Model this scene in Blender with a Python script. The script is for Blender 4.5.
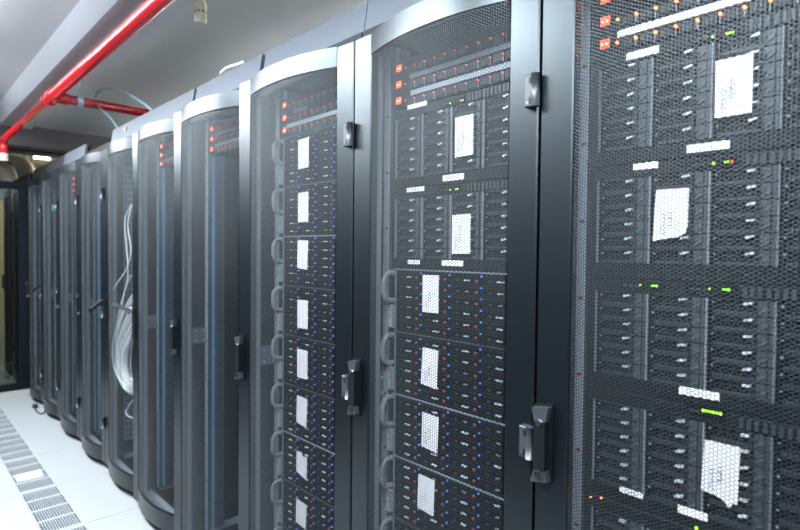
import bpy, bmesh, math, random
from mathutils import Vector, Matrix
random.seed(7)
for o in list(bpy.data.objects): bpy.data.objects.remove(o)
scn = bpy.context.scene
C = scn.collection

# ------------------------------------------------------------------ camera
# row of racks runs along +Y, door fronts lie in X = 0, the aisle is X < 0, floor Z = 0
ZO = 0.085
CAM = Vector((-0.9623, 0.0, 1.2762 + ZO))
F_PX, YAW, PIT, ROL = 542.3, 0.7599, 0.0253, -0.0101
fw = Vector((math.sin(YAW) * math.cos(PIT), math.cos(YAW) * math.cos(PIT), -math.sin(PIT)))
rt = Vector((math.cos(YAW), -math.sin(YAW), 0))
up = rt.cross(fw)
rt2 = rt * math.cos(ROL) - up * math.sin(ROL)
up2 = up * math.cos(ROL) + rt * math.sin(ROL)
cd = bpy.data.cameras.new('camera'); cam = bpy.data.objects.new('camera', cd); C.objects.link(cam)
m = Matrix((rt2, up2, -fw)).transposed().to_4x4(); m.translation = CAM
cam.matrix_world = m
cd.sensor_width = 36; cd.lens = F_PX / 800 * 36; cd.clip_start = .02
cd.dof.use_dof = True; cd.dof.focus_distance = 1.5; cd.dof.aperture_fstop = 3.2
scn.camera = cam

# ------------------------------------------------------------------ world, light, exposure
w = bpy.data.worlds.new('world'); scn.world = w; w.use_nodes = True
w.node_tree.nodes['Background'].inputs[0].default_value = (.55, .7, 1, 1)
w.node_tree.nodes['Background'].inputs[1].default_value = 0.02
vs = scn.view_settings
vs.view_transform = 'Standard'; vs.look = 'None'; vs.gamma = 1; vs.use_curve_mapping = False
vs.exposure = 0.0
LAMP_W = 125.0                      # watts of each aisle lamp
LAMP_COL = (.84, .93, 1.0)
LAMPS = [(-1.08, -1.3), (-1.08, .3), (-1.08, 1.9), (-1.08, 3.5), (-1.08, 5.1)]
CEIL = 2.68; LAMP_Z = 2.42
def area(name, loc, sx, sy, watts, col):
    l = bpy.data.lights.new(name, 'AREA'); l.shape = 'RECTANGLE'; l.size = sx; l.size_y = sy
    l.energy = watts; l.color = col
    o = bpy.data.objects.new(name, l); C.objects.link(o); o.location = loc
    return o
for x, y in LAMPS:
    area('aisle_light', (x, y, LAMP_Z - .012), .54, 1.24, LAMP_W, LAMP_COL)
    area('aisle_uplight', (x, y, LAMP_Z + .062), .54, 1.24, LAMP_W * .13, LAMP_COL).rotation_euler = (math.pi, 0, 0)
REAR_FILL = [(1.42, .3), (1.42, 2.5), (1.42, 4.7)]  # unseen lamps added behind the racks to brighten the slab overhead
for x, y in REAR_FILL:
    area('rear_fill_light', (x, y, LAMP_Z - .112), .28, 1.24, 45, LAMP_COL)
    area('rear_fill_uplight', (x, y, LAMP_Z - .038), .28, 1.24, 28, (.95, .98, .93)).rotation_euler = (math.pi, 0, 0)
area('back_room_light', (1.0, 9.2, 2.6), .2, 1.2, 45, (1, .9, .68))

# ------------------------------------------------------------------ materials
M = {}
def mat(name, col, rough=.5, metal=0., spec=.5, emit=None, es=0., noise=0., nscale=40., bump=0., coat=0.):
    ma = bpy.data.materials.new(name); ma.use_nodes = True
    nt = ma.node_tree; b = nt.nodes['Principled BSDF']
    b.inputs['Base Color'].default_value = (*col, 1)
    b.inputs['Roughness'].default_value = rough; b.inputs['Metallic'].default_value = metal
    b.inputs['Specular IOR Level'].default_value = spec
    if coat:
        b.inputs['Coat Weight'].default_value = coat; b.inputs['Coat Roughness'].default_value = .15
    if emit:
        b.inputs['Emission Color'].default_value = (*emit, 1); b.inputs['Emission Strength'].default_value = es
    if noise or bump:
        tc = nt.nodes.new('ShaderNodeTexCoord'); n = nt.nodes.new('ShaderNodeTexNoise')
        n.inputs['Scale'].default_value = nscale; n.inputs['Detail'].default_value = 4
        nt.links.new(tc.outputs['Object'], n.inputs['Vector'])
        if noise:
            r = nt.nodes.new('ShaderNodeMix'); r.data_type = 'RGBA'
            r.inputs[6].default_value = (*[max(0, c * (1 - noise)) for c in col], 1)
            r.inputs[7].default_value = (*[min(1, c * (1 + noise)) for c in col], 1)
            nt.links.new(n.outputs['Fac'], r.inputs[0]); nt.links.new(r.outputs[2], b.inputs['Base Color'])
        if bump:
            bp = nt.nodes.new('ShaderNodeBump'); bp.inputs['Strength'].default_value = bump
            bp.inputs['Distance'].default_value = .002
            nt.links.new(n.outputs['Fac'], bp.inputs['Height']); nt.links.new(bp.outputs['Normal'], b.inputs['Normal'])
    M[name] = ma
    return ma
mat('paint', (.0008, .0017, .0026), .335, .0, .58, noise=.06, nscale=300, bump=.04)
mat('mesh_paint', (.0016, .0028, .0042), .345, .0, .62)
for k in ('paint', 'mesh_paint'): M[k].node_tree.nodes['Principled BSDF'].inputs['Specular Tint'].default_value = (.82, .94, 1, 1)
mat('fascia', (.06, .072, .09), .5, .0, .4, noise=.06, nscale=260)
mat('fascia_dim', (.016, .016, .022), .5, .0, .2)
mat('fascia_brown', (.008, .007, .006), .6, .0, .2)
mat('inner', (.0014, .0022, .0034), .5, 0, .15)
mat('inner_blue', (.022, .040, .058), .45)
mat('channel', (.25, .285, .32), .45)
mat('loop', (.22, .25, .27), .4)
mat('rail', (.45, .52, .60), .35, .5)
mat('rail_blue_lit', (.11, .26, .42), .35)
mat('slotted', (.11, .18, .235), .45)
mat('plinth', (.006, .007, .009), .6)
mat('bracket', (.09, .115, .14), .45)
mat('hinge', (.022, .026, .030), .40, .0, .6)
mat('handle', (.003, .004, .005), .42, 0, .25)
mat('handle_grey', (.018, .022, .026), .42, .0, .6)
mat('chrome', (.8, .83, .86), .12, 1.)
mat('gap_black', (.004, .005, .006), .7)
mat('eq_dark', (.0012, .0017, .0024), .5, 0, .12)
mat('eq_panel', (.003, .0045, .0065), .5, 0, .2)
mat('eq_grey', (.026, .031, .038), .45, 0, .4)
mat('eq_light', (.17, .19, .215), .4, 0, .4)
mat('eq_face', (.034, .039, .046), .45, 0, .4)
mat('eq_mid', (.06, .07, .082), .45, 0, .4)
mat('silver', (.50, .54, .58), .35, .2)
mat('paper', (.68, .69, .72), .7, spec=.2)
mat('tape', (.82, .82, .80), .6, spec=.2)
mat('tape_mid', (.26, .28, .31), .6, spec=.2)
mat('tape_grey', (.12, .135, .155), .6, spec=.2)
mat('ink', (.09, .10, .14), .8)
mat('ink_faint', (.36, .38, .44), .8)
mat('red_plastic', (.24, .045, .055), .4)
mat('led_red', (.3, .01, .005), .4, emit=(1, .09, .03), es=4.0)
mat('led_red_mid', (.3, .01, .005), .4, emit=(1, .08, .03), es=1.8)
mat('led_red_dim', (.3, .01, .005), .4, emit=(1, .05, .03), es=.9)
mat('led_orange', (.4, .08, .01), .4, emit=(1, .20, .04), es=6.0)
mat('led_core', (.5, .3, .1), .4, emit=(1, .55, .16), es=6.0)
mat('led_green', (.1, .4, .02), .4, emit=(.30, 1, .01), es=4.0)
mat('led_green_dim', (.06, .25, .03), .4, emit=(.15, .8, .05), es=1.0)
mat('led_blue', (.02, .08, .4), .3, emit=(.02, .22, 1), es=1.05)
mat('led_cyan', (.1, .5, .5), .3, emit=(.1, .7, .8), es=1.5)
mat('pipe_red', (.62, .012, .018), .22, 0, .6, coat=.5)
mat('zinc', (.5, .58, .66), .3, .8, noise=.15, nscale=90)
mat('wall', (.62, .64, .66), .7, noise=.03, nscale=3)
mat('wall_dark', (.022, .025, .03), .6, noise=.05, nscale=4)
mat('ceiling', (.52, .52, .53), .6, noise=.02, nscale=2)
mat('slab', (.62, .63, .61), .5, noise=.03, nscale=2)
mat('beam', (.58, .59, .62), .35, noise=.02, nscale=2)
mat('bulkhead', (.11, .095, .095), .6, noise=.05, nscale=3)
mat('tile', (.226, .234, .238), .45, 0, .4, noise=.02, nscale=14)
mat('tile_edge', (.30, .33, .35), .6)
mat('grille', (.23, .245, .255), .45)
mat('grille_dark', (.006, .009, .013), .8, spec=.1)
mat('ivory', (.78, .72, .55), .45)
mat('ivory_dark', (.03, .025, .02), .8)
mat('cable_white', (.78, .83, .85), .5)
mat('cable_blue', (.12, .20, .235), .4)
mat('cable_black', (.015, .017, .02), .5)
mat('beige', (.52, .47, .33), .7, noise=.08, nscale=5)
mat('duct', (.42, .38, .29), .6)
mat('duct_teal', (.04, .10, .10), .6)
mat('tray', (.016, .024, .045), .6)
mat('frame_black', (.003, .004, .007), .5, 0, .1)
mat('sill', (.25, .25, .22), .6)
mat('lamp_housing', (.7, .72, .74), .5)
mat('lamp_glow', (.9, .9, .9), .5, emit=LAMP_COL, es=6)
mat('tube_glow', (.9, .9, .9), .5, emit=(1, .95, .82), es=9)
mat('plastic_bag', (.55, .62, .66), .2, 0, .7)
# dark tinted glass
g = bpy.data.materials.new('glass'); g.use_nodes = True; nt = g.node_tree; nt.nodes.clear()
out = nt.nodes.new('ShaderNodeOutputMaterial'); mx = nt.nodes.new('ShaderNodeMixShader')
tr = nt.nodes.new('ShaderNodeBsdfTransparent'); gl = nt.nodes.new('ShaderNodeBsdfGlossy')
tr.inputs[0].default_value = (.62, .66, .62, 1); gl.inputs['Roughness'].default_value = .03
mx.inputs[0].default_value = .05
nt.links.new(tr.outputs[0], mx.inputs[1]); nt.links.new(gl.outputs[0], mx.inputs[2]); nt.links.new(mx.outputs[0], out.inputs[0])
M['glass'] = g

# ------------------------------------------------------------------ mesh helpers
class MB:
    """collects boxes, prisms and tubes; build() links them as one mesh object"""
    def __init__(s): s.v = []; s.f = []; s.mi = []; s.mats = []; s.sm = []
    def _m(s, name):
        if name not in s.mats: s.mats.append(name)
        return s.mats.index(name)
    def add(s, vs, fs, ma, smooth=False):
        b = len(s.v); s.v += [tuple(p) for p in vs]; i = s._m(ma)
        for f in fs: s.f.append([b + k for k in f]); s.mi.append(i); s.sm.append(smooth)
        return s
    def box(s, x0, x1, y0, y1, z0, z1, ma):
        x0, x1 = min(x0, x1), max(x0, x1); y0, y1 = min(y0, y1), max(y0, y1); z0, z1 = min(z0, z1), max(z0, z1)
        v = [(x, y, z) for x in (x0, x1) for y in (y0, y1) for z in (z0, z1)]
        return s.add(v, [(0, 1, 3, 2), (4, 6, 7, 5), (0, 4, 5, 1), (2, 3, 7, 6), (0, 2, 6, 4), (1, 5, 7, 3)], ma)
    def bbox(s, x0, x1, y0, y1, z0, z1, ma, b=.003):
        """box with chamfered vertical and front edges (front = -X)"""
        ya, yb, za, zb = y0 + b, y1 - b, z0 + b, z1 - b
        v = [(x0, ya, za), (x0, yb, za), (x0, yb, zb), (x0, ya, zb), (x0 + b, y0, z0), (x0 + b, y1, z0), (x0 + b, y1, z1), (x0 + b, y0, z1),
             (x1, y0, z0), (x1, y1, z0), (x1, y1, z1), (x1, y0, z1)]
        f = [(3, 2, 1, 0), (0, 1, 5, 4), (1, 2, 6, 5), (2, 3, 7, 6), (3, 0, 4, 7), (4, 5, 9, 8), (5, 6, 10, 9), (6, 7, 11, 10), (7, 4, 8, 11), (8, 9, 10, 11)]
        return s.add(v, f, ma)
    def prism(s, poly, z0, z1, ma, axis='z', smooth=False):
        """poly: list of 2D points; axis z: (x,y); axis x: (y,z); axis y: (x,z)"""
        n = len(poly)
        def P(p, t): return {'z': (p[0], p[1], t), 'x': (t, p[0], p[1]), 'y': (p[0], t, p[1])}[axis]
        v = [P(p, z0) for p in poly] + [P(p, z1) for p in poly]
        s.add(v, [tuple(range(n))[::-1], tuple(range(n, 2 * n))], ma)
        b = len(s.v) - 2 * n; i = s._m(ma)
        for k in range(n):
            s.f.append([b + k, b + (k + 1) % n, b + n + (k + 1) % n, b + n + k]); s.mi.append(i); s.sm.append(smooth)
        return s
    def tube(s, pts, r, ma, n=8, closed=False, caps=True):
        pts = [Vector(p) for p in pts]; N = len(pts); rings = []; prev = None
        rr = r if isinstance(r, (list, tuple)) else [r] * N
        for i, p in enumerate(pts):
            if closed: t = (pts[(i + 1) % N] - pts[i - 1])
            else: t = pts[min(i + 1, N - 1)] - pts[max(i - 1, 0)]
            t.normalize()
            if prev is None:
                a = Vector((0, 0, 1)) if abs(t.z) < .9 else Vector((1, 0, 0)); nrm = t.cross(a).normalized()
            else:
                nrm = (prev - t * prev.dot(t)).normalized()
            prev = nrm; bn = t.cross(nrm)
            rings.append([p + (nrm * math.cos(2 * math.pi * k / n) + bn * math.sin(2 * math.pi * k / n)) * rr[i] for k in range(n)])
        v = [q for r_ in rings for q in r_]; f = []
        for i in range(N if closed else N - 1):
            j = (i + 1) % N
            for k in range(n): f.append((i * n + k, j * n + k, j * n + (k + 1) % n, i * n + (k + 1) % n))
        s.add(v, f, ma, True)
        if caps and not closed:
            b = len(s.v) - len(v); i = s._m(ma)
            s.f.append([b + k for k in range(n)][::-1]); s.mi.append(i); s.sm.append(False)
            s.f.append([b + (N - 1) * n + k for k in range(n)]); s.mi.append(i); s.sm.append(False)
        return s
    def cyl(s, p0, p1, r, ma, n=16): return s.tube([p0, p1], r, ma, n)
    def mesh(s, name):
        me = bpy.data.meshes.new(name); me.from_pydata(s.v, [], s.f)
        for k in s.mats: me.materials.append(M[k])
        me.polygons.foreach_set('material_index', s.mi); me.polygons.foreach_set('use_smooth', s.sm)
        me.update(); return me
    def build(s, name, parent=None, loc=(0, 0, 0), rot=(0, 0, 0)): return put(name, s.mesh(name), parent, loc, rot)
def put(name, me, parent=None, loc=(0, 0, 0), rot=(0, 0, 0)):
    o = bpy.data.objects.new(name, me); C.objects.link(o); o.parent = parent; o.location = loc; o.rotation_euler = rot
    return o
def empty(name, loc=(0, 0, 0), rz=0):
    o = bpy.data.objects.new(name, None); C.objects.link(o); o.location = loc; o.rotation_euler = (0, 0, rz); o.empty_display_size = .05
    return o
def tag(o, label, cat, group=None):
    o['label'] = label; o['category'] = cat
    if group: o['group'] = group
    return o
def struct(o): o['kind'] = 'structure'; return o
def at(px, py, X=None, Y=None, Z=None):
    """world point on a plane, seen at a pixel of the 800x530 photograph"""
    v = fw + rt2 * ((px - 400) / F_PX) + up2 * ((265 - py) / F_PX)
    t = (X - CAM.x) / v.x if X is not None else (Y - CAM.y) / v.y if Y is not None else (Z - CAM.z) / v.z
    return CAM + v * t
def smooth_curve(pts, n=8):
    """Catmull-Rom through points"""
    P = [Vector(p) for p in pts]; P = [P[0] * 2 - P[1]] + P + [P[-1] * 2 - P[-2]]; R = []
    for i in range(1, len(P) - 2):
        for k in range(n):
            t = k / n; a, b, c, d = P[i - 1:i + 3]
            R.append(.5 * ((2 * b) + (c - a) * t + (2 * a - 5 * b + 4 * c - d) * t * t + (3 * b - a - 3 * c + d) * t ** 3))
    R.append(P[-2]); return R
_txt = {}
def text_mesh(body, size, ma):
    key = (body, size, ma)
    if key not in _txt:
        cu = bpy.data.curves.new('t', 'FONT'); cu.body = body; cu.size = size; cu.resolution_u = 2
        o = bpy.data.objects.new('t', cu); C.objects.link(o)
        me = bpy.data.meshes.new_from_object(o.evaluated_get(bpy.context.evaluated_depsgraph_get()))
        bpy.data.objects.remove(o); me.materials.clear(); me.materials.append(M[ma]); _txt[key] = me
    return _txt[key]
# writing on a face that looks towards -X
ROT_H = Matrix(((0, 0, -1), (-1, 0, 0), (0, 1, 0))).to_euler()     # reads left to right (towards -Y)
ROT_V = Matrix(((0, 0, -1), (0, 1, 0), (1, 0, 0))).to_euler()      # reads upwards, turned a quarter

# ------------------------------------------------------------------ the room
PITCH = .6
S0 = .6087
def gap(k): return S0 + PITCH * k                                   # gap between rack k+1 and k+2
WALL_L, WALL_R, Y0R, Y1R = -1.42, 1.9, -2.6, 10.2
b = MB().box(WALL_L, WALL_R, Y0R, Y1R, -.12, -.02, 'tile_edge'); floor = struct(b.build('floor'))
b = MB().box(WALL_L, WALL_R, Y0R, Y1R, CEIL, CEIL + .1, 'ceiling'); ceil = struct(b.build('ceiling'))
struct(MB().box(WALL_L - .1, WALL_L, Y0R, Y1R, 0, CEIL, 'wall_dark').build('wall_left'))
struct(MB().box(WALL_R, WALL_R + .1, Y0R, Y1R, 0, CEIL, 'wall').build('wall_right'))
struct(MB().box(WALL_L, WALL_R, Y0R - .1, Y0R, 0, CEIL, 'wall_dark').build('wall_back'))
struct(MB().box(WALL_L, WALL_R, Y1R, Y1R + .1, 0, CEIL, 'beige').build('wall_front'))
# raised floor tiles: seams across the aisle at Y = 2.985 + 0.6 k
tm = {}
def tile_mesh(x0, x1):
    k = round(x1 - x0, 4)
    if k not in tm: tm[k] = MB().box(.0012, k - .0012, .0012, .5988, -.02, 0, 'tile').mesh('floor_tile')
    return tm[k]
GX0, GX1 = -.431, -.264
for yk in range(-9, 12):
    y = 2.985 + .6 * yk
    if y < Y0R - .01 or y + .6 > Y1R + .01: continue
    for x0, x1 in ((-1.411, -1.031), (-1.031, GX0), (GX1, .336), (.336, .936), (.936, 1.536)):
        put('floor_tile', tile_mesh(x0, x1), floor, (x0, y, 0))
# ventilation strip in the floor, one cast unit for each tile length
def grille_mesh():
    W = GX1 - GX0
    fr = MB()
    rows = [.012, .160, .306, .452, .588]
    fr.box(0, .004, 0, .6, -.02, .001, 'grille').box(W - .004, W, 0, .6, -.02, .001, 'grille')
    for r in rows: fr.box(.004, W - .004, r - .009, r + .009, -.02, .001, 'grille')
    fr.box(.004, W - .004, .0, .004, -.02, .001, 'grille')
    sl = MB(); n = 14; p = (W - .008) / n
    for i in range(1, n):
        x = .004 + i * p
        for r0, r1 in zip(rows, rows[1:]): sl.box(x - .0018, x + .0018, r0 + .009, r1 - .009, -.018, 0, 'grille')
    return fr.mesh('frame'), sl.mesh('slats'), MB().box(.002, W - .002, .001, .599, -.0198, -.0190, 'grille_dark').mesh('backing')
gf, gs, gb = grille_mesh()
for yk in range(-8, 12):
    y = 2.985 + .6 * yk
    if y + .6 > Y1R: continue
    e = empty('vent_grille', (GX0, y, 0)); e.parent = floor
    put('frame', gf, e); put('slats', gs, e); put('backing', gb, e)
# one row of slots is covered by a pale card
c0 = MB().box(-.418, -.29, 3.775, 3.885, .0012, .0025, 'paper').build('card')
tag(c0, 'pale card lying over one row of slots of the floor vent', 'card')

# ceiling beam along the aisle, bulkhead over the far partition
BZ = CAM.z + 1.109
struct(MB().box(-.195, .048, Y0R, 6.10, BZ, CEIL, 'beam').build('trim_1'))
MB().box(.048, WALL_R, Y0R, 6.12, BZ + .03, CEIL, 'slab').build('lowered_slab', ceil)
YP = 6.12
struct(MB().box(WALL_L, WALL_R, YP, YP + .16, 2.222 + ZO, BZ + .03, 'bulkhead').build('trim_2'))

# glass partition across the end of the aisle
PT = 1.885 + ZO
win = struct(empty('window_1', (0, YP, 0)))
fb = MB().box(WALL_L, .045, 0, .05, 0.0, .085, 'frame_black').box(WALL_L, .045, 0, .05, PT - .07, PT, 'frame_black')
for x in (-1.385, -.75, -.02): fb.box(x - .035, x + .035, -.002, .052, .0, PT, 'frame_black')
fb.build('window_frame', win)
MB().box(WALL_L, .045, -.03, .0, 0, .022, 'sill').build('threshold', win)
for x, x2 in ((-1.385, -.75), (-.75, -.02)): MB().box(x + .035, x2 - .035, .02, .026, .085, PT - .07, 'glass').build('glass_pane', win)

# ------------------------------------------------------------------ racks
DH0, DH1 = .045, 1.868 + ZO           # door bottom and top
MZ0, MZ1 = .130, 1.810 + ZO           # perforated field
DW = .594; ST = .071; SAG = .036
ya, yb = ST, DW - ST; ch = yb - ya
RAD = ch * ch / (8 * SAG) + SAG / 2; HALF = math.asin(ch / 2 / RAD); YC = (ya + yb) / 2; XC = RAD - SAG
def arc(t, off=0.):                    # t in -1..1 along the bow; off > 0 goes inward
    a = t * HALF
    return (XC - (RAD - off) * math.cos(a), YC + (RAD - off) * math.sin(a))
def door_frame_mesh():
    b = MB()
    b.bbox(0, .026, 0, ST, DH0, DH1, 'paint'); b.bbox(0, .026, DW - ST, DW, DH0, DH1, 'paint')
    N = 28
    for z0, z1 in ((DH0, MZ0), (MZ1, DH1)):
        po = [arc(-1 + 2 * i / N) for i in range(N + 1)]; pi = [arc(-1 + 2 * i / N, .016) for i in range(N + 1)]
        for i in range(N):
            q = [po[i], po[i + 1], pi[i + 1], pi[i]]
            v = [(*p, z) for z in (z0, z1) for p in q]
            b.add(v, [(0, 3, 2, 1), (4, 5, 6, 7)], 'paint')
            b.add(v, [(0, 1, 5, 4), (2, 3, 7, 6)], 'paint', True)
    # horizontal webs that close the bow below and above
    for z0, z1, ma in ((DH0 + .004, DH0 + .012, 'inner'), (DH1 - .014, DH1 - .006, 'paint')):
        po = [arc(-1 + 2 * i / N, .012) for i in range(N + 1)]
        b.prism([(.022, yb)] + [(.022, ya)] + po, z0, z1, ma)
    # inner latch channel behind the far stile, seen through the perforation
    b.box(.026, .050, DW - .062, DW - .045, DH0 + .03, DH1 - .05, 'channel')
    return b.mesh('door')
HP = .0067
def perforated_mesh():
    """steel sheet with hexagonal holes, rolled to the bow of the door"""
    import numpy as np
    colp = HP * math.sqrt(3) / 2; L = 2 * HALF * (RAD - .003)
    nc = int(L / colp); u0 = -L / 2 + (L - (nc - 1) * colp) / 2
    nr = int((MZ1 - MZ0) / HP) + 1
    ang = np.arange(6) * math.pi / 3; RO = HP / math.sqrt(3); RI = RO * .83
    cx, cz = np.meshgrid(np.arange(nc), np.arange(nr), indexing='ij')
    cu = u0 + cx * colp; cz = MZ0 + .001 + cz * HP + (cx % 2) * HP / 2
    cu = cu.ravel(); cz = cz.ravel(); n = len(cu)
    U = np.concatenate([cu[:, None] + RO * np.cos(ang), cu[:, None] + RI * np.cos(ang), cu[:, None] + RI * np.cos(ang)], 1)
    Z = np.concatenate([cz[:, None] + RO * np.sin(ang), cz[:, None] + RI * np.sin(ang), cz[:, None] + RI * np.sin(ang)], 1)
    off = np.concatenate([np.zeros((n, 12)), np.full((n, 6), .0007)], 1) + .003
    th = U / (RAD - .003)
    X = XC - (RAD - off) * np.cos(th); Y = YC + (RAD - off) * np.sin(th)
    V = np.stack([X, Y, Z], -1).reshape(-1, 3)
    base = []
    for k in range(6):
        j = (k + 1) % 6
        base += [[k, k + 6, j + 6, j], [k + 6, k + 12, j + 12, j + 6]]
    base = np.array(base)
    Fq = (np.arange(n)[:, None, None] * 18 + base[None]).reshape(-1, 4)
    me = bpy.data.meshes.new('perforated_panel')
    me.vertices.add(len(V)); me.vertices.foreach_set('co', V.ravel().astype('f'))
    me.loops.add(Fq.size); me.loops.foreach_set('vertex_index', Fq.ravel().astype('i'))
    me.polygons.add(len(Fq)); me.polygons.foreach_set('loop_start', np.arange(len(Fq), dtype='i') * 4)
    me.polygons.foreach_set('loop_total', np.full(len(Fq), 4, dtype='i'))
    me.materials.append(M['mesh_paint']); me.update(calc_edges=True); me.validate()
    return me
def hinge_mesh():
    b = MB(); h = .064
    b.bbox(-.017, .0, .003, .022, -h / 2, h / 2, 'hinge', .002)
    b.tube([(-.012, -.001, -h / 2 - .001), (-.012, -.001, h / 2 + .001)], .009, 'hinge', 14)
    for z in (-h / 2 + .012, h / 2 - .012): b.box(-.0178, -.0165, .006, .011, z - .006, z + .006, 'handle')
    b.tube([(-.0185, .0135, -h / 2 + .008), (-.0165, .0135, -h / 2 + .008)], .003, 'chrome', 8)
    return b.mesh('hinge')
def handle_mesh():
    """swing handle with flared ends, closed; z from -0.078 to 0.078"""
    b = MB()
    b.prism([(-.019, .078), (.019, .072), (.013, .046), (-.013, .048)], -.020, -.004, 'handle_grey', 'x')
    b.prism([(-.013, .048), (.013, .046), (.012, -.050), (-.013, -.050)], -.022, -.004, 'handle', 'x')
    b.prism([(-.013, -.050), (.012, -.050), (.021, -.080), (-.017, -.072)], -.019, -.004, 'handle_grey', 'x')
    b.prism([(-.020, .082), (.022, .076), (.022, -.082), (-.019, -.078)], -.005, .001, 'handle', 'x')
    b.tube([(-.026, 0, .044), (-.019, 0, .044)], [.006, .007], 'chrome', 12)
    return b.mesh('handle')
def lock_mesh():
    b = MB()
    b.tube([(-.024, 0, 0), (-.014, 0, 0)], .0095, 'chrome', 18)
    b.tube([(-.0246, 0, 0), (-.0235, 0, 0)], .0065, 'handle', 14)
    b.box(-.0255, -.024, -.0012, .0012, -.006, .006, 'chrome')
    return b.mesh('lock_cylinder')
def lever_mesh():
    b = MB()
    b.box(-.010, .010, -.008, .008, -.085, .0, 'handle')
    b.prism([(-.014, -.075), (.014, -.075), (.011, -.100), (-.011, -.100)], -.011, .011, 'handle', 'x')
    b.tube([(-.013, 0, -.088), (.013, 0, -.088)], .009, 'chrome', 12)
    return b.mesh('handle')
DOOR, PERF, HINGE, HANDLE, LOCK, LEVER = door_frame_mesh(), perforated_mesh(), hinge_mesh(), handle_mesh(), lock_mesh(), lever_mesh()
TOPZ = 1.995 + ZO
def cabinet_mesh():
    """frame of the rack: base, roof, corner posts"""
    b = MB(); D = .95
    b.box(.045, D, .012, .588, .012, .05, 'plinth')
    b.box(.03, .060, .004, .596, .05, .078, 'channel')                       # front sill, the pale straight edge
    b.box(.060, D, .004, .596, .05, .066, 'inner')
    b.box(.045, D, .004, .596, 1.90 + ZO, 1.93 + ZO, 'inner')
    b.box(.030, .045, .004, .596, 1.835 + ZO, 1.90 + ZO, 'inner')
    for y0, y1 in ((.030, .048), (.552, .570)): b.box(.10, .88, y0, y1, .066, .092, 'rail')
    for y0, y1 in ((.004, .020), (.580, .596)):
        b.box(.032, .075, y0, y1, .066, 1.90 + ZO, 'inner'); b.box(D - .05, D, y0, y1, .066, 1.90 + ZO, 'inner')
    return b.mesh('frame')
def side_mesh():
    return MB().box(.075, .90, .0045, .009, .066, 1.90 + ZO, 'inner').mesh('side_panel')
def rear_mesh():
    return MB().box(.945, .955, .02, .58, .066, 1.90 + ZO, 'inner').mesh('rear_panel')
def fascia_mesh(ma, g0=.002, g1=.002):
    z0, z1 = 1.868 + ZO + .004, TOPZ; y0, y1 = g0, .6 - g1
    v = [(.030, y0, z0), (.030, y1, z0), (.050, y1, z1), (.050, y0, z1), (.044, y0, z0), (.044, y1, z0), (.064, y1, z1), (.064, y0, z1)]
    b = MB().add(v, [(3, 2, 1, 0), (4, 5, 6, 7), (0, 1, 5, 4), (2, 3, 7, 6), (1, 2, 6, 5), (3, 0, 4, 7)], ma)
    b.box(.05, .40, y0 + .02, y1 - .02, z0 + .03, z0 + .05, ma)
    b.box(.072, .080, .001, .599, z0 + .03, z1 - .004, 'gap_black')  # black sheet added behind the fascia so its gaps look shaded
    return b.mesh('top_fascia')
def rail_mesh(sgn):
    """19-inch mounting rail; web looks towards the middle of the rack"""
    b = MB(); y = .3 + sgn * .243; z0, z1 = .09, 1.86 + ZO
    b.box(.080, .084, y - .006 if sgn > 0 else y - .016, y + .016 if sgn > 0 else y + .006, z0, z1, 'rail')
    yi = y - sgn * .006
    b.box(.084, .102, yi, yi + sgn * .003, z0, z1, 'inner_blue')
    b.box(.102, .116, yi, yi + sgn * .003, z0, z1, 'rail_blue_lit')  # blue light falling on the web, put into this strip's colour
    b.box(.116, .160, yi, yi + sgn * .003, z0, z1, 'inner_blue')
    for i in range(44):
        z = z0 + .03 + i * .0395
        b.box(.134, .146, yi - sgn * .0006, yi, z, z + .012, 'gap_black')
        if i % 4 == 1: b.box(.0792, .080, y - .003, y + .006, z, z + .006, 'red_plastic')
    return b.mesh('mounting_rail')
def bracket_mesh():
    b = MB(); z = .857 + ZO
    b.box(.022, .092, .552, .556, z, z + .070, 'bracket')
    b.box(.082, .0925, .548, .552, z, z + .070, 'eq_light')
    for x, zz in ((.032, .012), (.032, .056), (.07, .012), (.07, .056)): b.box(x, x + .006, .5505, .552, z + zz - .003, z + zz + .003, 'silver')
    return b.mesh('latch_bracket')
CAB, SIDE, REAR = cabinet_mesh(), side_mesh(), rear_mesh()
RAILP, RAILM, BRACK = rail_mesh(1), rail_mesh(-1), bracket_mesh()
FAS = {'a': fascia_mesh('fascia', .0015, .0015), 'b': fascia_mesh('fascia', .002, .026), 'd': fascia_mesh('fascia_dim', .003, .003), 'n': fascia_mesh('fascia_brown', .0, .0)}
def rack(k, label, fas=None, ajar=0., handle=None, rails=True, group='server racks standing in one long row'):
    y0 = gap(k - 2); r = tag(empty('server_rack', (0, y0, 0)), label, 'server rack', group)
    put('frame', CAB, r); put('rear_panel', REAR, r)
    put('side_panel', SIDE, r); put('side_panel', SIDE, r, (0, .5865, 0))
    if fas: put('top_fascia', FAS[fas], r)
    if rails: put('mounting_rail', RAILP, r); put('mounting_rail', RAILM, r)
    put('latch_bracket', BRACK, r)
    d = put('door', DOOR, r, (0, .003, 0), (0, 0, math.radians(ajar)))
    put('perforated_panel', PERF, d)
    for z in (1.603 + ZO, .888 + ZO, .215 + ZO): put('hinge', HINGE, d, (0, 0, z))
    hz = .893 + ZO
    if handle is None:
        put('handle', HANDLE, d, (0, DW - .022, hz)); put('lock_cylinder', LOCK, d, (0, DW - .022, hz - .058))
    else:
        b = MB().prism([(-.020, .080), (.020, .080), (.020, -.080), (-.020, -.080)], -.005, .0, 'handle', 'x'); b.build('handle_recess', d, (0, DW - .022, hz))
        piv, (rx, ry) = handle
        put('handle', LEVER, d, (-.012, DW - .022, hz + piv), (rx, ry, 0))
    return r
R = math.radians
rack(1, 'server rack filled with five disk shelves below orange-lit power strips', 'a')
rack(2, 'server rack with two disk shelves above storage servers with loop handles', 'a')
rack(3, 'server rack filled with loop-handled storage servers from top to bottom', 'b', 4.2)
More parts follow.
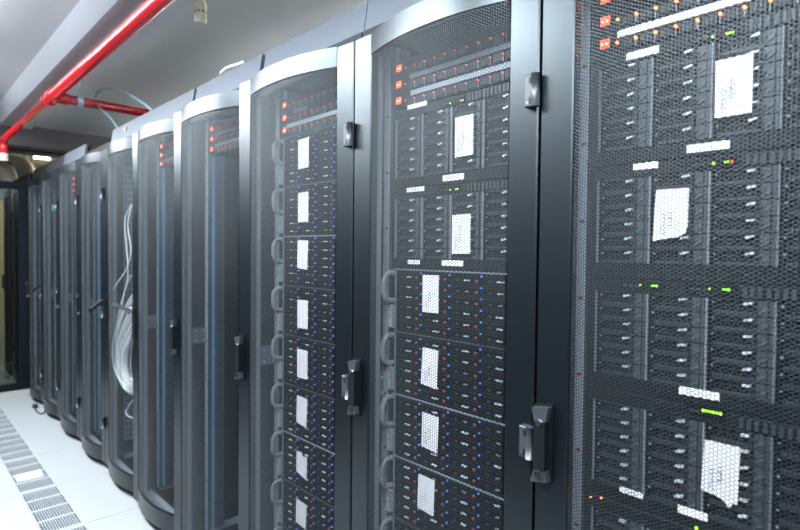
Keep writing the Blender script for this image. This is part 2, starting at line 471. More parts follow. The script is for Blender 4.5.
rack(4, 'empty server rack with power strips, beside the rack full of storage servers', 'b', 4.4)
rack(5, 'empty server rack with power strips, beside the rack of coiled cable', 'a', 2.6, (.055, (R(25), R(120))))
rack(6, 'server rack with white coiled cable hanging inside behind its door', 'a', 0, (.07, (R(20), R(48))), rails=False)
rack(7, 'server rack without a top fascia, beside the rack of coiled cable', None, 0)
rack(8, 'server rack with a pale top fascia between two racks lacking a pale one', 'a', 0)
rack(9, 'server rack with a dull purple-grey top fascia near the glass partition', 'd', 0, (.07, (R(10), R(50))))
rack(10, 'last server rack of the row, touching the glass partition', 'n', 0)
for k in (11, 12): rack(k + .35, ['dark server rack just beyond the glass partition', 'farther dark server rack beyond the glass partition'][k - 11], 'n', 0, rails=False, group='server racks beyond the glass partition')

# ------------------------------------------------------------------ equipment
EX = .093
CW, RH_A = .1025, .0277
def carrier_mesh():
    """disk carrier of a shelf: u grows towards -Y (left to right in view)"""
    b = MB(); H = RH_A
    def bx(x0, u0, u1, z0, z1, ma): b.box(x0, .004, -u0, -u1, z0, z1, ma)
    bx(0, .001, .1000, .0006, H - .0006, 'eq_dark')
    bx(-.0030, .010, .074, .0010, .0068, 'eq_grey')
    for i in range(9): bx(-.0034, .013 + i * .0068, .0142 + i * .0068, .0010, .0068, 'eq_dark')
    bx(-.0030, .010, .074, .0255, .0268, 'eq_grey')
    for i in range(8):
        for j in range(2): bx(-.0012, .020 + i * .0062 + j * .003, .0225 + i * .0062 + j * .003, .0100 + j * .006, .0125 + j * .006, 'eq_grey')
    bx(-.0035, .076, .0985, .0012, H - .0012, 'eq_face')
    bx(-.0045, .0905, .0918, .0012, H - .0012, 'eq_dark')
    bx(-.0050, .0995, .1018, .0006, H - .0006, 'eq_light')
    bx(-.0025, .006, .0092, .0185, .0215, 'eq_light')
    b.tube([(-.008, -.0735, .0135), (-.001, -.0735, .0135)], .0054, 'eq_grey', 12)
    b.tube([(-.0086, -.0735, .0135), (-.0078, -.0735, .0135)], .0036, 'eq_dark', 10)
    b.prism([(-.076, .0045), (-.090, .0120), (-.091, .0175), (-.077, .0090)], -.006, -.003, 'eq_mid', 'x')
    return b.mesh('drive_carrier')
def latch_mesh():
    b = MB().prism([(-.0555, .0185), (-.0690, .0205), (-.0695, .0242), (-.0560, .0222)], -.009, -.001, 'silver', 'x')
    return b.mesh('latch')
CARR, LATCH = carrier_mesh(), latch_mesh()
def shelf_body(k):
    b = MB(); H = .2215
    b.box(.004, .58, -.22, .22, 0, H, 'eq_dark')
    b.box(0, .004, -.241, .241, 0, H, 'eq_panel')
    return b.mesh('chassis')
SHB = shelf_body(0)
def bezel_mesh(z0, z1, vents):
    b = MB()
    b.bbox(-.006, .0, -.205, .222, z0, z1, 'eq_panel', .0015)
    # perforated look of the bezel: small pits
    n = 34
    for i in range(n):
        for j in range(max(1, int((z1 - z0) / .0085))):
            y = .205 - i * .0115 - (j % 2) * .0055
            b.box(-.0064, -.006, y, y - .0045, z0 + .003 + j * .0085, z0 + .006 + j * .0085, 'eq_dark')
    if vents:
        for i in range(13):
            y = -.045 - i * .0115
            b.box(-.0085, -.006, y, y - .006, z0 + .004, z1 - .004, 'eq_grey')
    return b.mesh('bezel')
BZT, BZB = bezel_mesh(.196, .2212, True), bezel_mesh(.0004, .0292, False)
def corr(parent, y, z, x):
    # spots were measured on the plane X = EX; carry them along their own ray to X = EX + x
    k = (x + EX - CAM.x) / (EX - CAM.x); L = parent.location
    return (y + L.y) * k - L.y, CAM.z + (z + L.z - CAM.z) * k - L.z
def slip(parent, y0, y1, z0, z1, x, ma='tape', txt=None, name='label_strip', ink='ink_faint'):
    """small printed strip stuck on a front; y0 > y1"""
    y0, z0 = corr(parent, y0, z0, x); y1, z1 = corr(parent, y1, z1, x)
    p = MB().box(x - .0012, x, y1, y0, z0, z1, ma).build(name, parent)
    if txt:
        t = text_mesh(txt, (z1 - z0) * .85, ink); w_ = max(v.co.x for v in t.vertices)
        k = min(1.0, (y0 - y1) * .88 / w_)
        o = put('print', t, p, (x - .0016, (y0 + y1) / 2 + w_ * k / 2, z0 + (z1 - z0) * .22), ROT_H); o.scale = (k, 1, 1)
    return p
def sheet(parent, outline, x, lines, name='paper_sheet'):
    """paper stuck on a front; outline: (y, z) corners; lines: (text, y, z start, size)"""
    outline = [corr(parent, a, c, x) for a, c in outline]; lines = [(t, *corr(parent, a, c, x), q) for t, a, c, q in lines]
    b = MB().prism(outline, x - .0012, x, 'paper', 'x'); p = b.build(name, parent)
    for t, y, z, s in lines: put('print', text_mesh(t, s, 'ink'), p, (x - .0016, y, z), ROT_V)
    return p
def leds(parent, spots, x=-.0105, r=.0017, panel=None):
    if panel:
        y0, y1, z = panel
        b = MB().box(-.0095, -.006, y0, y1, z - .0075, z + .0075, 'eq_dark')
        for i in range(3): b.box(-.0100, -.0095, y0 - .006 - i * .011, y0 - .014 - i * .011, z - .003, z + .001, 'eq_grey')
        b.build('status_panel', parent)
    for y, z, c in spots:
        y, z = corr(parent, y, z, x)
        MB().tube([(x, y, z), (x + .002, y, z)], r, c, 10).build('indicator_lamp', parent)
def disk_shelf(rk, i, label):
    cy = gap(rk - 2) + .3; top = 1.672 - .2225 * i + ZO; z0 = top - .2222
    e = tag(empty('disk_shelf', (EX, cy, z0)), label, 'disk shelf', 'disk shelves with rows of drive carriers')
    put('chassis', SHB, e); put('bezel', BZT, e); put('bezel', BZB, e)
    for c in range(4):
        for r in range(6):
            d = put('drive_carrier', CARR, e, (-.001, .2175 - .004 - c * CW, .0297 + r * RH_A)); put('latch', LATCH, d)
    # pale uprights left of the columns
    MB().box(-.008, -.001, .2145, .2165, .03, .196, 'eq_light').build('upright', e)
    return e, cy, z0 - ZO
G, RD = 'led_green', 'led_red'
def rel(cy, zb): return (lambda y: y - cy), (lambda z: z - zb)
def sheet_rect(e, cy, zb, ya_, yb_, zt, zb_, lines, cut=None, dx=-.0125):
    y0, y1, t, bo = ya_ - cy, yb_ - cy, zt - zb, zb_ - zb
    ol = cut(y0, y1, t, bo) if cut else [(y0, t), (y0 - .0005, bo), (y1, bo + .001), (y1, t + .001)]
    h = t - bo
    L = []
    if lines:
        L.append((lines[0], y0 - .018, bo + h * .12, .0125)); L.append((lines[1], y0 - .030, bo + h * .28, .0115))
    return sheet(e, ol, dx, L)
# --- first rack: five shelves
e, cy, zb = disk_shelf(1, 0, 'top disk shelf under orange-lit power strips, squared white sheet on it')
slip(e, .473 - cy, .412 - cy, 1.653 - zb, 1.667 - zb, -.007)
leds(e, [(.321 - cy, 1.657 - zb, G), (.299 - cy, 1.657 - zb, G), (.2945 - cy, 1.657 - zb, G), (.290 - cy, 1.657 - zb, G)], panel=(.35 - cy, .275 - cy, 1.657 - zb))
slip(e, .359 - cy, .290 - cy, 1.459 - zb, 1.473 - zb, -.007, txt='SJ40831')
sheet_rect(e, cy, zb, .315, .259, 1.613, 1.514, ('STA121', '955959'))
e, cy, zb = disk_shelf(1, 1, 'disk shelf bearing a white sheet with one rounded lower corner')
slip(e, .455 - cy, .409 - cy, 1.438 - zb, 1.450 - zb, -.007)
leds(e, [(.315 - cy, 1.436 - zb, G), (.297 - cy, 1.436 - zb, G), (.2925 - cy, 1.436 - zb, G), (.287 - cy, 1.436 - zb, RD)], panel=(.35 - cy, .275 - cy, 1.436 - zb))
def cut2(y0, y1, t, bo): return [(y0, t), (y0 - .006, bo), (y0 - .012, bo + .004), (y1 + .016, bo + .006), (y1 + .006, bo + .012), (y1 + .001, bo + .023), (y1, t)]
sheet_rect(e, cy, zb, .411, .354, 1.396, 1.300, ('STA121', '11411'), cut=lambda y0, y1, t, bo: [(y0, t), (y0 + .005, bo), (y0 - .006, bo + .003), (y1 + .014, bo + .008), (y1 + .005, bo + .014), (y1 + .001, bo + .025), (y1, t)])
e, cy, zb = disk_shelf(1, 2, 'disk shelf with two clusters of green lamps and no paper sheet')
for ys in (.438, .317):
    leds(e, [(ys - cy, 1.2155 - zb, G)] + [(ys - .0225 - j * .004 - cy, 1.2155 - zb, G) for j in range(3)], panel=(ys + .035 - cy, ys - .042 - cy, 1.2155 - zb))
slip(e, .363 - cy, .296 - cy, 1.020 - zb, 1.034 - zb, -.007, txt='0925000')
e, cy, zb = disk_shelf(1, 3, 'disk shelf with torn-edged white sheet and six green lamps in line')
leds(e, [(.322 - .0055 * j - cy, .998 - zb, G) for j in range(6)], r=.0021, panel=(.35 - cy, .285 - cy, .998 - zb))
slip(e, .469 - cy, .424 - cy, .803 - zb, .814 - zb, -.007, txt='10080')
slip(e, .360 - cy, .310 - cy, .801 - zb, .815 - zb, -.007)
sheet_rect(e, cy, zb, .318, .262, .947, .848, ('STA151', '9J4411'), cut=lambda y0, y1, t, bo: [(y0, t), (y0 + .004, bo + .008), (y0 - .012, bo + .006), (y0 - .03, bo + .002), (y0 - .036, bo - .006), (y0 - .042, bo - .010), (y0 - .046, bo), (y1 + .003, bo), (y1, t)])
e, cy, zb = disk_shelf(1, 4, 'lowest disk shelf of the five, with a lone green lamp above its drives')
leds(e, [(.329 - cy, .783 - zb, G)], r=.0026)
for y, z in ((.525, .775), (.503, .781)): MB().tube([(-.0105, y - cy, z - zb), (-.006, y - cy, z - zb)], .0016, 'led_orange', 8).build('indicator_lamp', e)
# --- second rack: two shelves
e, cy, zb = disk_shelf(2, 0, 'upper of two disk shelves in the mixed rack, under red-lit power strips')
slip(e, 1.085 - cy, 1.012 - cy, 1.668 - zb, 1.680 - zb, -.007)
leds(e, [(.93 - cy, 1.657 - zb, G), (.895 - cy, 1.657 - zb, G), (.888 - cy, 1.657 - zb, 'led_orange')], r=.0014, panel=(.955 - cy, .875 - cy, 1.657 - zb))
slip(e, .951 - cy, .881 - cy, 1.459 - zb, 1.474 - zb, -.007, txt='GW42880')
sheet_rect(e, cy, zb, .911, .852, 1.616, 1.516, ('STA14', '951415'))
e, cy, zb = disk_shelf(2, 1, 'lower of two disk shelves in the mixed rack, above the storage servers')
slip(e, 1.085 - cy, 1.018 - cy, 1.440 - zb, 1.452 - zb, -.007, txt='SJ08M1')
leds(e, [(.927 - cy, 1.436 - zb, G), (.908 - cy, 1.436 - zb, G), (.902 - cy, 1.436 - zb, 'led_core')], r=.0016, panel=(.96 - cy, .89 - cy, 1.436 - zb))
slip(e, 1.078 - cy, 1.032 - cy, 1.241 - zb, 1.253 - zb, -.007, txt='1043')
slip(e, .951 - cy, .880 - cy, 1.240 - zb, 1.254 - zb, -.007, txt='0924X6B')
sheet_rect(e, cy, zb, .917, .858, 1.370, 1.271, ('STA11', '95141500'))

# --- storage servers
RH_B = .0280
def drive_mesh(var):
    b = MB(); H = RH_B
    def bx(x0, u0, u1, z0, z1, ma): b.box(x0, .004, -u0, -u1, z0, z1, ma)
    bx(0, .0008, .1010, .0006, H - .0006, 'eq_dark')
    bx(-.002, .003, .093, .0025, .0040, 'eq_panel')
    bx(-.002, .003, .093, .0225, .0240, 'eq_panel')
    bx(-.003, .018, .026, .0105, .0140, 'eq_grey')
    bx(-.005, (.044, .048, .042)[var], (.060, .058, .062)[var], .0110, .0142, 'silver' if var != 1 else 'eq_light')
    bx(-.005, .0800, .0868, .0090, .0145, 'red_plastic')
    bx(-.006, .0970, .1002, .0222, .0258, 'led_blue')
    return b.mesh('drive')
DRV = [drive_mesh(i) for i in range(3)]
def server_meshes():
    b = MB(); b.box(.004, .62, -.22, .22, 0, .1735, 'eq_dark'); b.box(0, .004, -.241, .241, 0, .1735, 'eq_panel')
    b.box(-.004, .0, .2135, .2185, 0, .1735, 'eq_light'); b.box(-.004, .0, -.2185, -.2085, 0, .1735, 'eq_grey')
    body = b.mesh('chassis')
    lip = [MB().box(-.005, .05, -.222, .222, .1745, .1775, ma).mesh('top_lip') for ma in ('eq_light', 'eq_grey')]
    h = MB()
    pts = [(0, .228, .166), (-.018, .2285, .1655), (-.029, .229, .158), (-.036, .229, .144), (-.037, .229, .126), (-.036, .229, .108), (-.029, .229, .094), (-.018, .2285, .087), (0, .228, .0865)]
    h.tube(smooth_curve(pts, 3), .0075, 'loop', 8)
    handle = h.mesh('loop_handle')
    p = MB(); p.bbox(-.014, 0, .2205, .2365, .010, .074, 'channel', .002)
    p.box(-.0155, -.014, .2245, .2325, .014, .040, 'silver')
    p.tube([(-.0165, .2285, .062), (-.014, .2285, .062)], .002, 'led_red_dim', 8)
    for z in (.054, .048): p.tube([(-.0165, .2285, z), (-.014, .2285, z)], .0014, 'led_green_dim', 8)
    ind = p.mesh('indicator_panel')
    return body, lip, handle, ind
SB, LIP, LOOP, IND = server_meshes()
ORD = ['top', 'second', 'third', 'fourth', 'fifth', 'sixth', 'seventh', 'eighth', 'ninth']
def server(rk, j, ztop, label, bright, shw):
    cy = gap(rk - 2) + .3; z0 = ztop - .1778 + ZO
    e = tag(empty('storage_server', (EX, cy, z0)), label, 'server', 'storage servers with loop handles')
    put('chassis', SB, e); put('top_lip', LIP[0 if bright else 1], e)
    put('loop_handle', LOOP, e); put('loop_handle', LOOP, e, (0, -.457, 0)); put('indicator_panel', IND, e)
    for c in range(4):
        for r in range(6): put('drive', DRV[random.randrange(3)], e, (-.001, .2175 - .004 - c * CW, .0035 + r * RH_B))
    if shw:
        yl, yr, zt, zb_, cut, tx = shw
        sheet_rect(e, cy, ztop - .1778, yl, yr, zt, zb_, tx, cut)
    return e
tilt = lambda y0, y1, t, bo: [(y0, t), (y0 + .004, bo + .003), (y1 + .004, bo - .002), (y1, t - .002)]
torn = lambda y0, y1, t, bo: [(y0, t), (y0 + .001, bo + .005), (y0 - .022, bo), (y1 + .001, bo - .006), (y1, t - .006), (y1 + .028, t - .012), (y1 + .030, t)]
for j in range(5):
    sh = [(1.02, .961, 1.213, 1.113, None, ('SAT11', '95142')), (1.018, .960, 1.017, .914, tilt, ('SAT2', '9514')), (1.015, .956, .841, .744, tilt, ('SAT13', '95142')), (1.027, .967, .668, .571, tilt, ('SAT4', '9514')), None][j]
    server(2, j, 1.2270 - .1778 * j, f'{ORD[j]} loop-handled storage server below the disk shelves of the mixed rack', j in (0, 2, 3), sh)
ZT3 = 1.5053 + .1778
shz = [(1.662, 1.560), (1.477, 1.374), (1.312, 1.211), (1.102, 1.003), (.928, .828), (.763, .663), (.565, .485), (.392, .305), None]
for j in range(9):
    z = shz[j]; cutf = [None, None, tilt, None, None, tilt, torn, tilt, None][j]
    lab = f'{ORD[j]} storage server from the top in the rack holding only storage servers'
    server(3, j, ZT3 - .1778 * j, lab, False if j not in (2, 6) else True, (1.632, 1.570, z[0], z[1], cutf, None) if z else None)

# --- power strips with red displays at the top of the racks
SEG = {'a': (0, 1, 1, 1), 'b': (1, 1, 1, .5), 'c': (1, .5, 1, 0), 'd': (0, 0, 1, 0), 'e': (0, .5, 0, 0), 'f': (0, 1, 0, .5), 'g': (0, .5, 1, .5)}
def display_mesh():
    b = MB(); W_, H_ = .0058, .0155
    b.box(-.006, -.0045, -.0105, .0105, -.0015, H_ + .0035, 'gap_black')
    for y0, on in ((.0085, 'abcdef'), (-.0015, 'abcdefg')):
        for s in on:
            u0, v0, u1, v1 = SEG[s]
            P = [(y0 - (u0 * W_ + v0 * H_ * .10), .001 + v0 * H_), (y0 - (u1 * W_ + v1 * H_ * .10), .001 + v1 * H_)]
            (ya_, za_), (yb_, zb_) = P
            b.box(-.0075, -.006, min(ya_, yb_) - .0010, max(ya_, yb_) + .0010, min(za_, zb_) - .0010, max(za_, zb_) + .0010, 'led_red')
        b.box(-.0078, -.006, y0 - .0055, y0 - .0020, .0065, .0105, 'led_core')
    return b.mesh('display')
DISP = display_mesh()
PH = .0435
PBODY = MB().box(.0, .22, -.222, .222, 0, PH, 'eq_dark').box(0, .003, -.241, .241, 0, PH, 'eq_panel').mesh('housing')
def outlet_mesh(n=11):
    b = MB()
    b.bbox(-.004, 0, -.014, .014, .003, .0245, 'eq_panel', .001); b.box(-.0045, -.004, -.010, .010, .006, .021, 'gap_black')
    for y in (-.005, .005): b.box(-.0052, -.0045, y - .0012, y + .0012, .009, .017, 'eq_grey')
    b.box(-.006, 0, -.0185, -.0165, .002, .023, 'eq_light')
    return b.mesh('outlet')
OUTL = outlet_mesh()
LEDM = {c: MB().tube([(-.010, 0, 0), (-.004, 0, 0)], rr, c, 8).mesh('indicator_lamp') for c, rr in (('led_orange', .0026), ('led_red_mid', .0017), ('led_red_dim', .0017))}
LEDC = MB().tube([(-.0106, 0, 0), (-.010, 0, 0)], .0010, 'led_core', 8).mesh('lamp_core')
WH = ['upper', 'middle', 'lower']
def power_strip(rk, i, z0, where, led, strip, full=True):
    cy = gap(rk - 2) + .3
    e = tag(empty('power_strip', (EX, cy, z0 + ZO)), f'{WH[i]} power strip with red digits in {where}', 'power strip', 'power strips at the tops of the racks')
    put('housing', PBODY, e); put('display', DISP, e, (0, .207, .013))
    n = 12 if full else 0
    for j in range(n):
        y = .181 - j * .0364
        if y < -.222: break
        if full == 1: put('outlet', OUTL, e, (0, y - .018, 0))
        l = put('indicator_lamp', LEDM[led], e, (0, y, .0145 + .003))
        if led == 'led_orange': put('lamp_core', LEDC, l)
    if strip:
        ma, a, b_ = strip
        MB().box(-.006, 0, b_, a, .0275, .0405, ma).build('label_holder', e)
    return e
PZ = [1.763, 1.718, 1.673]
for i in range(3):
    power_strip(1, i, PZ[i], 'the rack of five disk shelves', 'led_orange', [None, None, ('tape', .181, -.20)][i])
    power_strip(2, i, PZ[i] + .003, 'the mixed rack', 'led_red_mid', [None, ('tape_grey', .165, -.20), ('tape_mid', .160, -.20)][i])
    power_strip(3, i, PZ[i] + .013, 'the rack holding only storage servers', 'led_red_dim', [None, ('tape_grey', .15, .06), ('tape_mid', .195, -.20)][i])
    power_strip(4, i, PZ[i] + .022, 'the empty rack beside the storage server rack', 'led_red_dim', [None, ('eq_grey', .18, -.2), ('tape_grey', .18, -.20)][i])
    power_strip(5, i, PZ[i] + .024, 'the empty rack beside the cable rack', 'led_red_dim', [None, ('eq_grey', .18, -.2), ('tape_grey', .18, -.20)][i], full=2)
    power_strip(8, i, PZ[i] + .02, 'the rack with a pale top fascia', 'led_red_dim', None, full=0)

# --- cable rack: slotted inner panel, hanging cables, coil, crumpled bag
y6 = gap(4); r6 = [o for o in C.objects if o.get('category') == 'server rack' and abs(o.location.y - y6) < .01][0]
b = MB()
zs = .20
b.box(.10, .62, .5735, .5755, .18, 1.86, 'eq_panel')
for i in range(27): b.box(.10 + i * .02, .10 + i * .02 + .009, .570, .5735, .18, 1.86, 'slotted')
for j in range(46): b.box(.10, .629, .5703, .5735, .18 + j * .0372 - .008, .18 + j * .0372 + .008, 'slotted')
b.build('slotted_panel', r6)
def pt6(px, py, X): return at(px, py, X=X)
coil = MB()
ctr = at(121.5, 345, X=.045)
for i in range(26):
    q = random.uniform(.25, 1.0)
    rz = .08 + .195 * q; ry = .07 + .155 * q
    cz = ctr.z + .03 - .10 * (1 - q) + random.uniform(-.025, .025); cy_ = y6 + .042 + ry + random.uniform(0, .02)
    ox = random.uniform(-.035, .03)
    pts = []
    for k in range(28):
        a = 2 * math.pi * k / 28
        sy = math.cos(a) * ry * (1 - .42 * math.sin(a)) - .42 * ry * max(0, math.sin(a)); sz = math.sin(a) * rz
        pts.append((.050 + ox + .008 * math.sin(2 * a + i), max(y6 + .03, cy_ + sy), cz + sz))
    coil.tube(pts, .0044, 'cable_white', 6, closed=True)
tag(coil.build('cable_coil'), 'thick coil of white network cable hanging in the open-fronted rack', 'cable coil')
for n_, (pp, X) in enumerate([(((131, 205), (125, 220), (126.5, 245), (128, 275), (123, 300), (119, 330)), .045), (((132, 204), (128, 225), (131, 250), (127, 268), (118, 282), (112, 292), (110, 305)), .03), (((131, 275), (126, 288), (121, 305), (117, 325)), .045)]):
    pts = [at(*q, X=X) for q in pp]
    tag(MB().tube(smooth_curve(pts, 6), .0042, 'cable_white', 6).build('network_cable'), ['white cable hanging straight down above the cable coil', 'white cable crossing over in front and looping out to the door', 'short white cable sloping into the top of the coil'][n_], 'cable', 'loose white cables above the coil')
pts = [at(*q, X=.05) for q in ((133, 400), (128, 407), (126, 412), (128, 416), (133, 418))]
tag(MB().tube(smooth_curve(pts, 6), .004, 'cable_white', 6).build('network_cable'), 'single white cable end curling below the coil', 'cable')
def crumple(loc, s, seed):
    rnd = random.Random(seed); bm = bmesh.new(); bmesh.ops.create_icosphere(bm, subdivisions=3, radius=1)
    for v in bm.verts:
        k = 1 + rnd.uniform(-.22, .22); v.co = Vector((v.co.x * s[0], v.co.y * s[1], max(-.6, v.co.z) * s[2])) * k
    me = bpy.data.meshes.new('plastic_bag'); bm.to_mesh(me); bm.free(); me.materials.append(M['plastic_bag'])
    return put('plastic_bag', me, None, loc)
tag(crumple((.20, y6 + .22, .066 + .045), (.07, .10, .055), 3), 'crumpled clear plastic bag on the bottom of the cable rack', 'bag')

# ------------------------------------------------------------------ overhead: red pipe, nozzle, cables
PZc = CAM.z + .968; PXc = CAM.x + .786
pipe = tag(empty('sprinkler_pipe', (PXc, 0, PZc)), 'glossy red sprinkler pipe running under the ceiling beam', 'pipe')
b = MB().tube([(0, y, 0) for y in (-2.5, 0, 2, 3.0, 4.02)], .033, 'pipe_red', 24); b.build('main_pipe', pipe)
MB().tube([(0, y, 0) for y in (4.14, 5, 5.95)], .027, 'pipe_red', 24).build('main_pipe', pipe)
YT = 4.08
b = MB().tube([(0, YT - .105, 0), (0, YT - .10, 0), (0, YT - .05, 0), (0, YT + .05, 0), (0, YT + .09, 0), (0, YT + .095, 0)], [.036, .043, .041, .041, .040, .030], 'pipe_red', 24)
for yy in (-.085, .075): b.tube([(0, YT + yy - .012, 0), (0, YT + yy + .012, 0)], .046, 'pipe_red', 24)
b.tube([(.02, YT, 0), (.085, YT, 0), (.10, YT, 0)], [.036, .038, .031], 'pipe_red', 24)
b.build('tee_fitting', pipe)
MB().tube([(.09, YT, 0), (.5, YT, 0), (1.2, YT, 0)], .030, 'pipe_red', 24).build('branch_pipe', pipe)
b = MB().tube([(0, 5.95, .0), (0, 6.0, -.005), (0, 6.02, -.05), (0, 6.02, -.12)], .030, 'pipe_red', 20); b.build('drop_elbow', pipe)
b = MB().tube([(0, 6.02, -.12), (0, 6.02, -.19)], .032, 'ivory', 16); b.build('valve_end', pipe)
hx = .0 + .155
b = MB()
ring = [(PXc + hx, YT + .040 * math.cos(a), PZc + .040 * math.sin(a)) for a in [2 * math.pi * k / 24 for k in range(24)]]
for dx in (-.010, 0, .010): b.tube([(p[0] + dx, p[1], p[2]) for p in ring], .0065, 'zinc', 6, closed=True)
b.box(PXc + hx - .013, PXc + hx + .013, YT - .010, YT + .010, PZc + .040, PZc + .066, 'zinc')
b.tube([(PXc + hx, YT, PZc + .06), (PXc + hx, YT, BZ)], .005, 'zinc', 8)
b.tube([(PXc + hx, YT, PZc + .066), (PXc + hx, YT, PZc + .080)], .012, 'zinc', 6)
tag(b.build('pipe_clamp'), 'zinc ring clamp with threaded rod holding the red branch pipe', 'clamp')
# nozzle
nz0 = 2.30 + ZO; nb = at(200.5, 23, Z=nz0)
e = tag(empty('gas_nozzle', nb), 'ivory octagonal nozzle with drilled holes hanging from the ceiling', 'nozzle')
rr = .027
def octo(r): return [(r * math.cos(math.pi / 8 + k * math.pi / 4), r * math.sin(math.pi / 8 + k * math.pi / 4)) for k in range(8)]
b = MB().prism(octo(rr * .93), 0, .004, 'ivory').prism(octo(rr), .004, .078, 'ivory').prism(octo(rr * 1.08), .078, .084, 'ivory'); b.build('nozzle_body', e)
b = MB()
for k in range(8):
    a = k * math.pi / 4; d = Vector((math.cos(a), math.sin(a), 0)); c = d * rr * .925 + Vector((0, 0, .046)); b.tube([c - d * .004, c + d * .0008], .005, 'ivory_dark', 10)
b.build('orifice', e)
MB().tube([(0, 0, .084), (0, 0, .100)], .024, 'ivory', 6).tube([(0, 0, .100), (0, 0, BZ + .03 - nz0)], .017, 'ivory', 12).build('stem', e)
# pale blue cable looping over the rack tops
pts = [at(*q, X=.085) for q in ((119, 130), (110, 117), (100, 108), (96.5, 100), (97, 94), (101, 90), (110, 88.5), (122, 91), (134, 97), (146, 105), (153, 111))]
tag(MB().tube(smooth_curve(pts, 6), .0085, 'cable_blue', 8).build('looped_cable'), 'pale blue cable arching in a loop above the rack tops', 'cable')
# thin white cable lying on top of a fascia
pts = [at(*q, X=.075) for q in ((221, 73), (226, 68.5), (232, 66), (238, 64.5), (243, 62))]
tag(MB().tube(smooth_curve(pts, 5), .006, 'cable_white', 6).build('top_cable'), 'short white cable lying along the top edge of a rack', 'cable')
# small yellow sticker on a fascia belongs to its rack
sp = at(125, 129, X=.038); MB().tube([(-.0035, 0, 0), (0.003, 0, 0)], .011, 'led_core', 10)
mat('sticker_yellow', (.30, .28, .08), .5)
MB().box(.036, .0412, .0, .030, 0, .018, 'sticker_yellow').build('sticker', r6, (0, sp.y - y6 - .015, sp.z - .009))
r9 = [o for o in C.objects if o.get('category') == 'server rack' and abs(o.location.y - gap(7)) < .01][0]
lp = at(53.5, 208, X=.04)
MB().box(.075, .092, -.03, .03, -.035, .035, 'eq_panel').tube([(.068, 0, .012), (.076, 0, .012)], .012, 'led_cyan', 10).tube([(.068, 0, -.014), (.076, 0, -.014)], .009, 'led_cyan', 10).build('status_lamp', r9, (-.035, lp.y - r9.location.y, lp.z))
# thin black cable with plug on the floor
pts = [at(*q, Z=.006) for q in ((35, 407), (36.5, 411), (40, 413.5), (43, 413.5), (44.5, 411.5), (46, 410))]
b = MB().tube(smooth_curve(pts, 5), .006, 'cable_black', 6); cbl = b.build('floor_cable')
MB().bbox(pts[0].x - .018, pts[0].x + .018, pts[0].y - .022, pts[0].y + .022, .0, .028, 'cable_black', .005).build('plug', cbl)
tag(cbl, 'thin black cable with a plug curling on the white floor', 'cable')

# ------------------------------------------------------------------ ceiling lamps of the aisle
names = ['at the aisle end behind the viewer', 'over the rack of five disk shelves', 'over the empty racks', 'over the cable rack', 'in front of the glass partition']
def light_fitting(x, y, z, label, top, group, w=.16):
    e = tag(empty('ceiling_light', (x, y, top)), label, 'ceiling light', group)
    dz = z - top
    v = w - .015
    MB().box(-w, -v, -.64, .64, dz, dz + .05, 'lamp_housing').box(v, w, -.64, .64, dz, dz + .05, 'lamp_housing').box(-v, v, -.64, -.625, dz, dz + .05, 'lamp_housing').box(-v, v, .625, .64, dz, dz + .05, 'lamp_housing').build('housing', e)
    MB().box(-v, v, -.625, .625, dz, dz + .05, 'lamp_glow').build('diffuser', e)
    for yy in (-.5, .5): MB().tube([(0, yy, dz + .05), (0, yy, 0)], .006, 'lamp_housing', 8).build('hanger', e)
for i, (x, y) in enumerate(LAMPS): light_fitting(x, y, LAMP_Z, 'long white ceiling light fitting ' + names[i], CEIL, 'ceiling lights along the aisle', .29)
rn = ['behind the rack of five disk shelves', 'behind the empty racks', 'behind the racks near the partition']
for i, (x, y) in enumerate(REAR_FILL): light_fitting(x, y, LAMP_Z - .1, 'unseen added fill light in the rear aisle ' + rn[i], BZ + .03, 'added fill lights of the rear aisle')  # fittings for the added lamps behind the racks

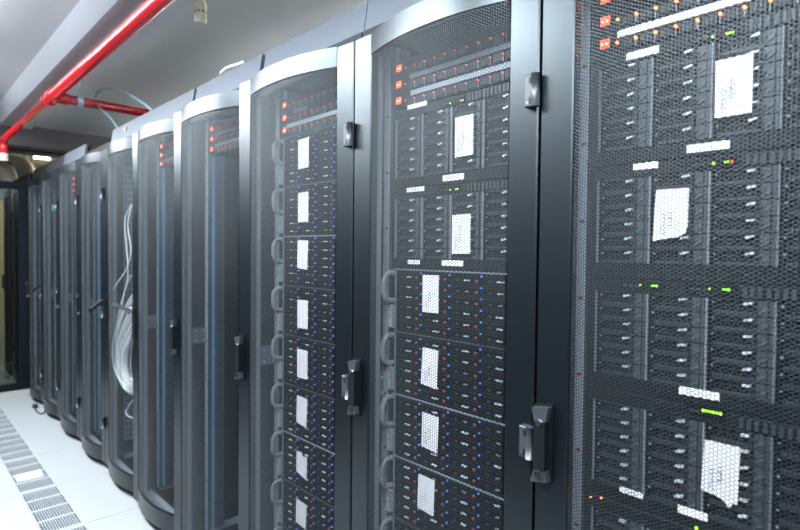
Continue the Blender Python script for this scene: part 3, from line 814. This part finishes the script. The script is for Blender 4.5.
# ------------------------------------------------------------------ the room beyond the partition
LT = at(42, 157.5, Y=8.6)
e = tag(empty('strip_light', LT), 'glowing strip light in the beige room beyond the partition', 'ceiling light')
MB().box(-.09, .09, -.02, .02, -.02, .015, 'tube_glow').build('tube', e)
MB().box(-.10, .10, -.035, .035, .015, .05, 'lamp_housing').build('housing', e)
MB().box(-.008, .008, -.008, .008, .05, CEIL - LT.z, 'lamp_housing').build('hanger', e)
def duct(pts, r, ma, label):
    P = smooth_curve(pts, 14); b = MB(); b.tube(P, [r * (1 if i % 2 else .93) for i in range(len(P))], ma, 18)
    return tag(b.build('air_duct'), label, 'air duct', 'ribbed air ducts beyond the partition')
def dpt(px, py, Y): return at(px, py, Y=Y)
duct([dpt(-22, 168, 7.6), dpt(-8, 167, 7.6), dpt(3, 171, 7.6), dpt(9, 183, 7.6), dpt(11, 200, 7.6)], .10, 'duct', 'grey-beige ribbed duct curving down beyond the partition')
duct([dpt(-20, 160, 8.0), dpt(0, 160, 8.0), dpt(10, 166, 8.0), dpt(15, 182, 8.0), dpt(16, 200, 8.0)], .035, 'duct_teal', 'dark teal duct between two beige ducts')
duct([dpt(-10, 163, 8.5), dpt(12, 163, 8.5), dpt(24, 168, 8.5), dpt(27, 184, 8.5), dpt(28, 200, 8.5)], .11, 'duct', 'beige duct bending down beside the beige wall')
tz = at(30, 148, Y=7.0).z
b = MB().box(-1.6, 1.6, 7.0, 7.25, tz - .045, tz + .045, 'tray')
for i in range(14): b.tube([(-1.5 + i * .21, 6.99, tz - .04), (-1.4 + i * .21, 6.985, tz + .03)], .008, 'cable_blue' if i % 3 == 0 else 'tray', 6)
for x in (-1.2, 1.2): b.box(x - .01, x + .01, 7.1, 7.12, tz, CEIL, 'tray')
tag(b.build('cable_tray'), 'dark blue cable tray hanging under the bulkhead beyond the partition', 'cable tray')
for px, lb in ((24, 'thin dark rod before the beige wall, beside the bent duct'), (31, 'thin dark rod before the beige wall, beside the strip light')):
    p0 = at(px, 150, Y=8.9)
    tag(MB().tube([(p0.x, 8.9, CEIL), (p0.x, 8.9, 1.6)], .006, 'tray', 6).build('hanging_rod'), lb, 'rod', 'rods before the beige wall')
